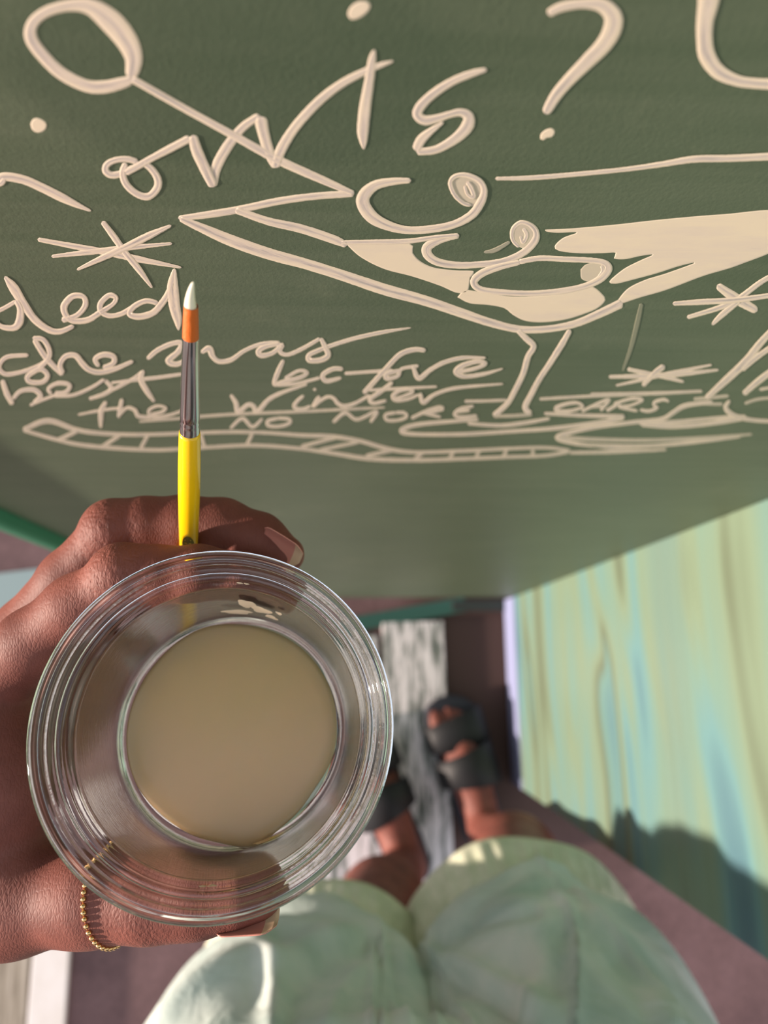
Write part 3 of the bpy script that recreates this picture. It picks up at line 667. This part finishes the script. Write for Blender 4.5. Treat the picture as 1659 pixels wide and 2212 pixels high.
# ------------------------------------------------------------------ the hand round the cup
def hand_field():
    h = .0009
    lo, hi = np.array([-.215, -.115, 1.03]), np.array([.0, .07, 1.235])
    def new(): return Field(lo, hi, h)
    p = lambda x, y, z: dep(x, y, z)
    T = new()
    # palm and first web
    T.chain([p(-420, 1760, .262), p(-230, 1650, .262), p(-90, 1520, .256)], [.024, .024, .0165], .01)
    T.chain([p(-420, 1820, .275), p(-260, 1560, .290), p(-120, 1470, .300)], [.024, .019, .013], .014)
    T.chain([p(-260, 1640, .290), p(-90, 1560, .315), p(10, 1470, .320)], [.020, .016, .011], .016)
    T.chain([p(-40, 1530, .248), p(0, 1700, .246), p(-20, 1860, .244)], [.017, .0165, .0165], .016)
    T.chain([p(-160, 1560, .262), p(-160, 1700, .262), p(-160, 1860, .256)], [.024, .0240, .0240], .016)     # web between thumb and index
    T.chain([p(20, 1560, .285), p(60, 1640, .285), p(0, 1780, .275)], [.014, .012, .0140], .014)
    T.chain([p(140, 1560, .290), p(165, 1480, .290), p(165, 1410, .288)], [.012, .016, .014], .014)                                # pad below the fingers
    T.chain([p(-360, 1850, .262), p(-150, 1900, .256)], [.026, .020], .014)
    # thumb
    TH = [p(-160, 1880, .252), p(30, 1942, .240), p(200, 1938, .232), p(330, 1938, .228), p(430, 1930, .226), p(530, 1916, .2245), p(560, 1918, .2240)]
    T.chain(TH, [.0190, .0160, .0128, .0114, .0110, .0090, .0070], .008)
    # index (nearest the eye)
    I_ = new(); II = [p(-60, 1515, .250), p(70, 1392, .242), p(165, 1312, .237), p(270, 1246, .2335), p(335, 1240, .2335), p(430, 1240, .234), p(520, 1252, .236), p(590, 1278, .239), p(606, 1286, .240)]
    I_.chain(II, [.0135, .0112, .0100, .0092, .0086, .0087, .0082, .0072, .006], .004)
    # middle, carries the brush
    M_ = new(); MM = [p(-60, 1490, .283), p(60, 1365, .272), p(150, 1252, .2640), p(248, 1146, .2585), p(315, 1136, .2590), p(400, 1136, .2605), p(480, 1142, .2605), p(560, 1168, .2580), p(617, 1198, .2560)]
    M_.chain(MM, [.0135, .0118, .0102, .0098, .0097, .0103, .0102, .0092, .0066], .004)
    Rr = new(); Rr.chain([p(-40, 1540, .303), p(80, 1420, .296), p(200, 1300, .290), p(300, 1250, .290), p(370, 1262, .288)], [.013, .0108, .0094, .0088, .0072], .004)
    L_ = new(); L_.chain([p(-10, 1600, .326), p(90, 1510, .318), p(170, 1430, .312), p(235, 1390, .312), p(300, 1385, .310)], [.012, .0096, .0086, .0078, .0062], .004)
    for f_, k in ((I_, .0016), (M_, .0014), (Rr, .0014), (L_, .0014)):
        T.merge(f_, k)
    # knuckle swell
    T.cone(p(258, 1238, .2320), p(262, 1240, .2325), .0088, .0088, .004)
    T.cone(p(240, 1144, .2570), p(244, 1146, .2575), .0096, .0094, .004)
    # the forearm beyond the wrist
    T.chain([p(-420, 1790, .270), WRI], [.027, .028], .02)
    # flesh presses against the cup and parts round the brush
    sl, P = T.sub(lo, hi)
    d = P - np.array(CT, np.float32); hgt = d @ np.array(AX, np.float32); rad_ = np.sqrt(np.maximum((d ** 2).sum(-1) - hgt ** 2, 0))
    prof = np.interp(hgt.ravel(), [-.05, 0, .0040, .0128, .0150, CH], [.0494, .0494, .0488, .0420, .0411, .0375]).reshape(hgt.shape)
    cs = np.maximum(np.maximum(rad_ - prof - .0002, hgt - CH - .0006), -hgt - .02)
    T.F = np.maximum(T.F, -cs.astype(np.float32))
    d = P - np.array(BT, np.float32); t = d @ np.array(BA, np.float32); rr = np.sqrt(np.maximum((d ** 2).sum(-1) - t * t, 0))
    T.F = np.maximum(T.F, -(rr - .0033).astype(np.float32))
    return T, II, MM, TH
HF, II, MM, TH = hand_field()
HV, HQ = HF.nets(); HV = smooth(HV, HQ, 3, .5)

# ------------------------------------------------------------------ body: legs, feet, torso, arm, head
def body_field():
    B = Field((-.52, -.70, -.01), (.45, .12, 1.78), .0045)
    w_ = atz
    A = {}
    # right leg and left leg of the wearer
    legs = {'r': [w_(1050, 1795, .075), w_(1072, 1812, .16), w_(1112, 1852, .30), w_(1130, 1930, .47), w_(1125, 2040, .57), np.array([.17, -.33, .86])],
            'l': [w_(872, 1870, .075), w_(860, 1895, .16), w_(825, 1950, .30), w_(775, 2040, .47), w_(700, 2110, .57), np.array([-.03, -.35, .86])]}
    for s_ in 'rl':
        B.chain(legs[s_], [.029, .035, .056, .056, .062, .082], .02)
    B.chain([(.07, -.36, .90), (.07, -.42, 1.12), (.07, -.45, 1.30)], [.11, .10, .105], .05)
    B.chain([(-.07, -.45, 1.36), (.21, -.45, 1.36)], [.055, .055], .05)
    B.chain([(.07, -.44, 1.38), (.07, -.40, 1.50)], [.05, .045], .03)
    B.chain([(.07, -.36, 1.56), (.07, -.38, 1.62)], [.075, .085], .03)
    B.cone((.07, -.31, 1.50), (.07, -.34, 1.52), .035, .045, .03)
    # left arm down to the wrist
    B.chain([(-.09, -.45, 1.35), (-.37, -.26, 1.06), WRI], [.045, .036, .028], .03)
    # right arm bent up to the phone side
    B.chain([(.24, -.45, 1.35), (.34, -.46, 1.12), (.30, -.30, 1.30)], [.045, .036, .028], .03)
    # feet
    for toe, heel, s_, sg in (((972, 1538), (1046, 1790), 'r', 1), ((778, 1600), (884, 1868), 'l', -1)):
        t = w_(*toe, .03); hl = w_(*heel, .03); d = t - hl; L = np.linalg.norm(d[:2]); d = d / L; sd = np.array([d[1], -d[0], 0]) * sg
        up = np.array([0, 0, 1.])
        B.chain([hl + up * .012, hl + d * .10 + up * .022, hl + d * (L - .06) + up * .006 + sd * .004], [.030, .034, .030], .012)
        B.chain([legs[s_][0], hl + up * .015 + d * .01], [.029, .027], .01); B.chain([legs[s_][0], hl + d * .085 + up * .022], [.028, .026], .01)
        B.chain([hl + d * (L - .08) - sd * .020, hl + d * (L - .05) + sd * .022], [.020, .018], .015)
        for q_, (o, l_, r) in enumerate(((-.028, 0, .0145), (-.004, .004, .010), (.011, -.004, .0095), (.025, -.013, .009), (.037, -.025, .0095))):
            B.chain([hl + d * (L - .06) + sd * o * .8, hl + d * (L + l_ - .022) + sd * o + up * .004, hl + d * (L + l_) + sd * o], [r, r, r * .9], .005)
        A[s_] = (hl, d, sd, L)
    return B, legs, A
BF, LEGS, FEET = body_field(); BV, BQ = BF.nets(); BV = smooth(BV, BQ, 3, .5)
wr = np.zeros(len(HV) + len(BV), np.float32)
def wrinkles(V, c, ax, rad, freq, amp, ph=0):
    c = np.array(c); ax = np.array(ax) / np.linalg.norm(ax); d = V - c; t = d @ ax; r = np.linalg.norm(d, axis=1)
    side = np.cross(ax, [.3, .5, .8]); side /= np.linalg.norm(side); u = d @ side
    w_ = np.exp(-(r / rad) ** 2); x = t + .0016 * np.sin(u * 500 + ph) + .0008 * np.sin(u * 1300 + t * 900)
    return amp * w_ * (np.abs(np.sin(x * freq + ph)) ** .5 - 1)
for pts, i, rad in ((II, 3, .0075), (MM, 3, .0080), (II, 5, .004), (TH, 3, .008)):
    wr[:len(HV)] += wrinkles(HV, pts[i], np.array(pts[i + 1]) - np.array(pts[i - 1]), rad * 1.5, 1500, .6, i)
person = bpy.data.objects.new('person', None); COL.objects.link(person); person.location = (.07, -.25, 0)
tag(person, 'person in pale denim shorts and black sandals holding a clear tub in the left hand', 'person')
body = fast_mesh('body', np.vstack([HV, BV]), np.vstack([HQ, BQ + len(HV)]), SKIN)
a_ = body.data.attributes.new('wrinkle', 'FLOAT', 'POINT'); a_.data.foreach_set('value', wr)
fix_parent(body, person)

# nails
def nail(name, base, tip, right, w0, lift, m, mt, curl=.35, K=14, nn=12):
    base, tip, right = Vector(base), Vector(tip), Vector(right).normalized(); ax = tip - base; L = ax.length; ax.normalize()
    right = (right - ax * right.dot(ax)).normalized(); up = right.cross(ax)
    if up.dot(Vector(lift)) < 0: up = -up
    V, F = [], []
    for side in (0, 1):
        for k in range(K + 1):
            t = k / K; w_ = w0 * (1 - .0 * t) * (1 - max(0, (t - .78) / .22) ** 2 * .55) * (1 - max(0, (.15 - t) / .15) ** 2 * .35)
            for j in range(nn + 1):
                u = -1 + 2 * j / nn
                V.append(base + ax * (L * t) + right * (w_ * u) + up * (-curl * w_ * u * u - .0012 * t * t - side * .0004))
    n1 = (K + 1) * (nn + 1)
    for k in range(K):
        for j in range(nn):
            a = k * (nn + 1) + j; F.append((a, a + 1, a + nn + 2, a + nn + 1)); F.append((n1 + a, n1 + a + nn + 1, n1 + a + nn + 2, n1 + a + 1))
    rim = [j for j in range(nn + 1)] + [k * (nn + 1) + nn for k in range(1, K + 1)] + [K * (nn + 1) + j for j in range(nn - 1, -1, -1)] + [k * (nn + 1) for k in range(K - 1, 0, -1)]
    for i in range(len(rim)):
        a, b = rim[i], rim[(i + 1) % len(rim)]; F.append((a, n1 + a, n1 + b, b))
    ob = mesh(name, V, F, m); ob.data.materials.append(mt)
    for i, f_ in enumerate(ob.data.polygons):
        if i < K * nn * 2 and (i // 2) // nn >= K * .76: f_.material_index = 1
    fix_parent(ob, person); return ob
NAIL = mat('pink_nail', lin(212, 142, 126), .3); NAILT = mat('pale_nail_edge', lin(228, 196, 160), .35)
VIEWX, VIEWY, VIEWZ = [Vector(tuple(R @ np.array(a))) for a in ([1, 0, 0], [0, 1, 0], [0, 0, 1])]
nail('fingernail', dep(572, 1150, .2490), dep(657, 1196, .2480), VIEWX * .5 - VIEWY * .85 + VIEWZ * -.45, .0060, VIEWY + VIEWX * .3 + VIEWZ * .3, NAIL, NAILT)['label'] = 'long pink middle fingernail'
nail('thumbnail', dep(474, 1994, .2225), dep(603, 1993, .2210), VIEWZ - VIEWY * .45, .0062, -VIEWY, NAIL, NAILT)['label'] = 'long pink thumbnail with pale edge'

# ------------------------------------------------------------------ shorts
def shorts_field():
    Sx = Field((-.24, -.62, .50), (.36, .02, 1.0), .0036)
    r0, r1, l0, l1 = atz(1120, 2062, .56), np.array([.175, -.335, .84]), atz(690, 2145, .56), np.array([-.035, -.335, .84])
    a0 = Sx
    a0.chain([r0, (r0 * .45 + r1 * .55), r1], [.102, .120, .118], .02); a0.chain([l0, (l0 * .45 + l1 * .55), l1], [.100, .116, .118], .02)
    a0.chain([(-.062, -.315, .72), (-.064, -.325, .80), (-.055, -.34, .92)], [.088, .096, .100], .03)
    a0.chain([(-.0, -.36, .90), (.14, -.36, .90)], [.12, .12], .05)
    sl, P = a0.sub(a0.lo, a0.lo + a0.h * a0.n)
    a0.F = np.maximum(a0.F, np.maximum(.575 - P[..., 2], P[..., 2] - .975))
    return Sx, r0, r1, l0, l1
SF, r0, r1, l0, l1 = shorts_field(); SV, SQ = SF.nets(); SV = smooth(SV, SQ, 4, .5); SN = normals(SV, SQ)
def fold(V):
    x, y, z = V.T; o = np.zeros(len(V))
    for ang, fr, ph, am in ((.6, 55, 0, .0028), (1.9, 42, 2, .0030), (2.6, 80, 4, .0016), (1.2, 120, 1, .0010)):
        s = (x * math.cos(ang) + y * .6 + z * math.sin(ang)); o += 1.7 * am * np.sin(s * fr + 1.8 * np.sin(x * 17 + z * 13 + ph) + ph) * (.5 + .5 * np.sin(x * 9 - z * 21 + ph))
    # stitched seam down the fly, and side seam ridges
    for cx_, am, wd in ((.057, .0050, .012), (.083, .0050, .0026), (.034, .0040, .0026), (.070, .0022, .0018)):
        o += am * np.exp(-((x - cx_ - .25 * (z - .75) * .2) / wd) ** 2) * (y > -.42) * np.clip((z - .60) * 12, 0, 1)
    o += .0045 * np.exp(-((x - .205 - .12 * (z - .7)) / .0032) ** 2) * (y > -.40)
    return o
SV = SV + SN * fold(SV)[:, None]
# creases and seams that the cloth shows from above: (points in the frame, half width px, height m)
CREASES = [('806 1990 802 2100 800 2230', 8, .0055), ('826 1995 824 2100 824 2230', 6, .0045), ('930 2010 938 2100 944 2230', 8, .0060), ('866 2000 868 2120 868 2230', 26, .0050),
 ('1195 1930 1228 1960 1246 2030 1250 2120 1246 2230', 9, .0060), ('1215 2010 1205 2080 1190 2150', 30, -.0070), ('925 2020 985 1965 1080 1925 1180 1905 1290 1925', 14, .0050), ('960 2040 1040 1990 1150 1965', 16, -.0055),
 ('940 2060 1020 2090 1110 2140 1190 2160', 22, .0060), ('955 2100 1040 2150 1130 2200', 20, -.0050), ('1290 1980 1360 2050 1420 2130 1460 2220', 26, .0050), ('1330 2080 1380 2150 1410 2230', 24, -.0050),
 ('800 2000 740 2010 660 2040 600 2080', 22, .0060), ('790 2040 700 2080 640 2140 610 2230', 30, -.0050), ('560 2020 585 2090 595 2150 592 2230', 24, .0080), ('330 2200 430 2110 540 2040', 24, .0065),
 ('350 2120 440 2040 520 2000', 14, -.0040), ('480 2230 540 2170 560 2110', 26, -.0030), ('700 2230 730 2150 780 2090', 16, .0040)]
CC = (SV - EYE) @ R; PXX = CX + FPX * CC[:, 0] / (-CC[:, 2]); PYY = CY - FPX * CC[:, 1] / (-CC[:, 2])
face_up = np.clip(((EYE - SV) * SN).sum(1) / np.linalg.norm(EYE - SV, axis=1) * 3, 0, 1)
for s_, hw, am in CREASES:
    v = [float(a) for a in s_.split()]; C_ = spline([(v[i], v[i + 1], 1) for i in range(0, len(v), 2)], 8)[:, :2]
    dd = np.full(len(SV), 1e9)
    for i in range(len(C_) - 1):
        ab = C_[i + 1] - C_[i]; t = np.clip(((PXX - C_[i, 0]) * ab[0] + (PYY - C_[i, 1]) * ab[1]) / (ab @ ab), 0, 1)
        dd = np.minimum(dd, np.hypot(PXX - C_[i, 0] - t * ab[0], PYY - C_[i, 1] - t * ab[1]))
    SV = SV + SN * (am * np.exp(-(dd / hw) ** 2) * face_up)[:, None]
shorts = fast_mesh('shorts', SV, SQ, CLOTH); fix_parent(shorts, person); shorts['label'] = 'pale green-white denim shorts'
CUFF = mat('cream_green_cuff_denim', lin(208, 210, 184), .85)
q = NB(CUFF); q.base(q.ramp(q.noise(q.coord(), 40, 4, .6), [(.35, lin(196, 200, 172)), (.65, lin(222, 220, 198))])); b_ = q.bump(q.noise(q.coord(), 700, 2), .3, .0006)
def cuff(c, ax, r, hgt, seed):
    c = Vector(c); a = Vector(ax).normalized(); X_ = Vector((1, 0, 0)); X_ = (X_ - a * X_.dot(a)).normalized(); Y_ = a.cross(X_)
    n = 220; prof = [(.004, .0), (.008, -.003), (.013, -.0035), (.016, -.001), (.0165, .004), (.0155, .010), (.012, .018), (.010, .026), (.007, hgt - .006), (.003, hgt), (-.005, hgt + .001), (-.010, hgt - .004)]
    V, F = [], []; rng = random.Random(seed); ph = rng.uniform(0, 6)
    for i in range(n):
        t = 2 * math.pi * i / n; d = X_ * math.cos(t) + Y_ * math.sin(t)
        for j, (o, z) in enumerate(prof):
            pk = .0015 * math.sin(t * 43 + ph + 1.6 * math.sin(t * 5) + .9 * math.sin(t * 13)) if 5 <= j <= 8 else 0
            wv = .0025 * math.sin(3 * t + ph) + .0015 * math.sin(7 * t + ph)
            V.append(c + d * (r + o + pk + wv) + a * (z + .003 * math.sin(2 * t + ph)))
    m_ = len(prof)
    for i in range(n):
        for j in range(m_): F.append((i * m_ + j, ((i + 1) % n) * m_ + j, ((i + 1) % n) * m_ + (j + 1) % m_, i * m_ + (j + 1) % m_))
    ob = mesh('cuff', V, F, CUFF); ob.parent = shorts; ob.matrix_parent_inverse = (Matrix.Translation(person.location) @ Matrix.Identity(4)).inverted() @ Matrix.Identity(4)
    ob.matrix_parent_inverse = Matrix.Identity(4)
    ob['label'] = 'rolled cream cuff'; return ob
cuff(atz(1120, 2058, .555), (.03, -.30, 1), .112, .046, 1)
cuff(atz(690, 2140, .555), (-.03, -.30, 1), .108, .046, 2)

# shirt and hair, above the picture
Sh = Field((-.30, -.66, .90), (.44, -.20, 1.50), .006)
Sh.chain([(.07, -.37, .95), (.07, -.42, 1.12), (.07, -.45, 1.30)], [.125, .112, .118], .05); Sh.chain([(-.09, -.45, 1.36), (.23, -.45, 1.36)], [.064, .064], .05)
Sh.chain([(-.08, -.45, 1.35), (-.18, -.42, 1.24)], [.056, .054], .03); Sh.chain([(.23, -.45, 1.35), (.29, -.455, 1.24)], [.056, .054], .03)
V_, Q_ = Sh.nets(); ob = fast_mesh('shirt', V_, Q_, mat('dark_shirt_cloth', lin(90, 92, 96), .9)); fix_parent(ob, person)
Ha = Field((-.08, -.56, 1.42), (.22, -.22, 1.76), .006); Ha.chain([(.07, -.40, 1.60), (.07, -.41, 1.65)], [.095, .09], .03); Ha.chain([(.07, -.44, 1.6), (.07, -.47, 1.48)], [.08, .06], .03)
V_, Q_ = Ha.nets(); ob = fast_mesh('hair', V_, Q_, mat('black_hair', lin(28, 22, 20), .6)); fix_parent(ob, person)

# ------------------------------------------------------------------ sandals
BLK = mat('black_leather', lin(17, 17, 21), .6); BLS = mat('black_rubber_sole', lin(26, 28, 40), .6)
def sandal(key, sg, label):
    hl, d, sd, L = FEET[key]; hl = hl.copy(); hl[2] = 0; up = np.array([0, 0, 1.])
    out = []
    for t, a, b in ((-.035, -.004, .004), (-.030, -.022, .022), (-.01, -.031, .031), (.04, -.033, .031), (.10, -.030, .034), (.15, -.037, .042), (.20, -.043, .046), (.235, -.040, .040), (.258, -.030, .024), (.268, -.012, .008)):
        out.append((t * L / .235, a * 1.2, b * 1.2))
    V, F = [], []; K = len(out) * 4
    ts = np.linspace(0, 1, 40); tt = np.array([o[0] for o in out]); pa = np.array([o[1] for o in out]); pb = np.array([o[2] for o in out]); par = np.linspace(0, 1, len(out))
    for z, ins in ((.0125, .001), (.014, 0), (.030, 0), (.033, .0012), (.0335, .004)):
        for i, s_ in enumerate(ts):
            t = np.interp(s_, par, tt)
            for side in (0, 1):
                o = np.interp(s_, par, pa if side == 0 else pb); o = o - np.sign(o) * ins
                V.append(hl + d * t + sd * o + up * z)
    n = len(ts) * 2
    for k in range(4):
        for i in range(len(ts) - 1):
            for side in (0, 1):
                a = k * n + i * 2 + side; F.append((a, a + 2, a + n + 2, a + n))
        F.append((k * n, k * n + 1, (k + 1) * n + 1, (k + 1) * n)); e_ = k * n + n - 2; F.append((e_, e_ + 1, e_ + n + 1, e_ + n))
    for i in range(len(ts) - 1):
        a = i * 2; F.append((a, a + 1, a + 3, a + 2)); a += 4 * n; F.append((a, a + 2, a + 3, a + 1))
    sole = mesh('sandal', V, F, BLS); bm = bmesh.new(); bm.from_mesh(sole.data); bmesh.ops.recalc_face_normals(bm, faces=bm.faces); bm.to_mesh(sole.data); bm.free()
    fix_parent(sole, person); sole['label'] = label
    for t0, wd, h_, hw in ((L * .82, .060, .034, .054), (L * .53, .060, .060, .052)):
        V, F = [], []; n = 26; prof = [(-.5, 0), (-.48, .0022), (0, .003), (.48, .0022), (.5, 0)]
        for i in range(n + 1):
            a = math.pi * i / n; ca, sa = math.cos(a), math.sin(a) ** .75
            for u, th in prof:
                V.append(hl + d * (t0 + u * wd * (1 + .25 * ca)) + sd * (ca * (hw + th)) + up * (.028 + (h_ + th) * sa))
            for u, th in prof[::-1]:
                V.append(hl + d * (t0 + u * wd * (1 + .25 * ca) * .99) + sd * (ca * (hw - .001)) + up * (.028 + (h_ - .001) * sa))
        m_ = 10
        for i in range(n):
            for j in range(m_): F.append((i * m_ + j, (i + 1) * m_ + j, (i + 1) * m_ + (j + 1) % m_, i * m_ + (j + 1) % m_))
        st = mesh('strap', V, F, BLK); st.parent = sole
sandal('r', 1, 'black two-strap sandal on the right foot'); sandal('l', -1, 'black two-strap sandal on the left foot')

# ------------------------------------------------------------------ beaded ring on the thumb
GOLD = mat('gold', (.83, .52, .24), .22, Metallic=1.0)
ring = bpy.data.objects.new('beaded_ring', None); COL.objects.link(ring)
rc = Vector(dep(252, 1944, .2315)); ring.location = rc; tag(ring, 'thin gold beaded ring on the thumb beside the tub', 'ring')
tax = (Vector(TH[3]) - Vector(TH[1])).normalized()
from mathutils.bvhtree import BVHTree
bvh = BVHTree.FromPolygons([Vector(v) for v in HV], [tuple(map(int, f_)) for f_ in HQ])
ru, rv, _ = frame(tax + VIEWX * 0.0 + VIEWY * .10)
bme = None; pts = []
for i in range(220):
    t = 2 * math.pi * i / 220; d = ru * math.cos(t) + rv * math.sin(t)
    hit = bvh.ray_cast(rc + d * .03, -d, .03)
    pts.append((hit[0] + d * .0004) if hit[0] is not None else rc + d * .013)
# smooth and place beads 1.45 mm apart
pts = [sum((pts[(i + k) % 220] for k in range(-4, 5)), Vector()) / 9 for i in range(220)]
acc = 0; last = pts[0]; bi = 0; places = [pts[0]]
for p_ in pts[1:]:
    acc += (p_ - last).length; last = p_
    if acc >= .00176: places.append(p_); acc = 0
bm = bmesh.new(); bmesh.ops.create_uvsphere(bm, u_segments=12, v_segments=8, radius=.00086); bme = bpy.data.meshes.new('bead'); bm.to_mesh(bme); bm.free()
bme.polygons.foreach_set('use_smooth', [True] * len(bme.polygons)); bme.materials.append(GOLD)
for p_ in places:
    o = bpy.data.objects.new('bead', bme); COL.objects.link(o); o.parent = ring; o.location = p_ - rc
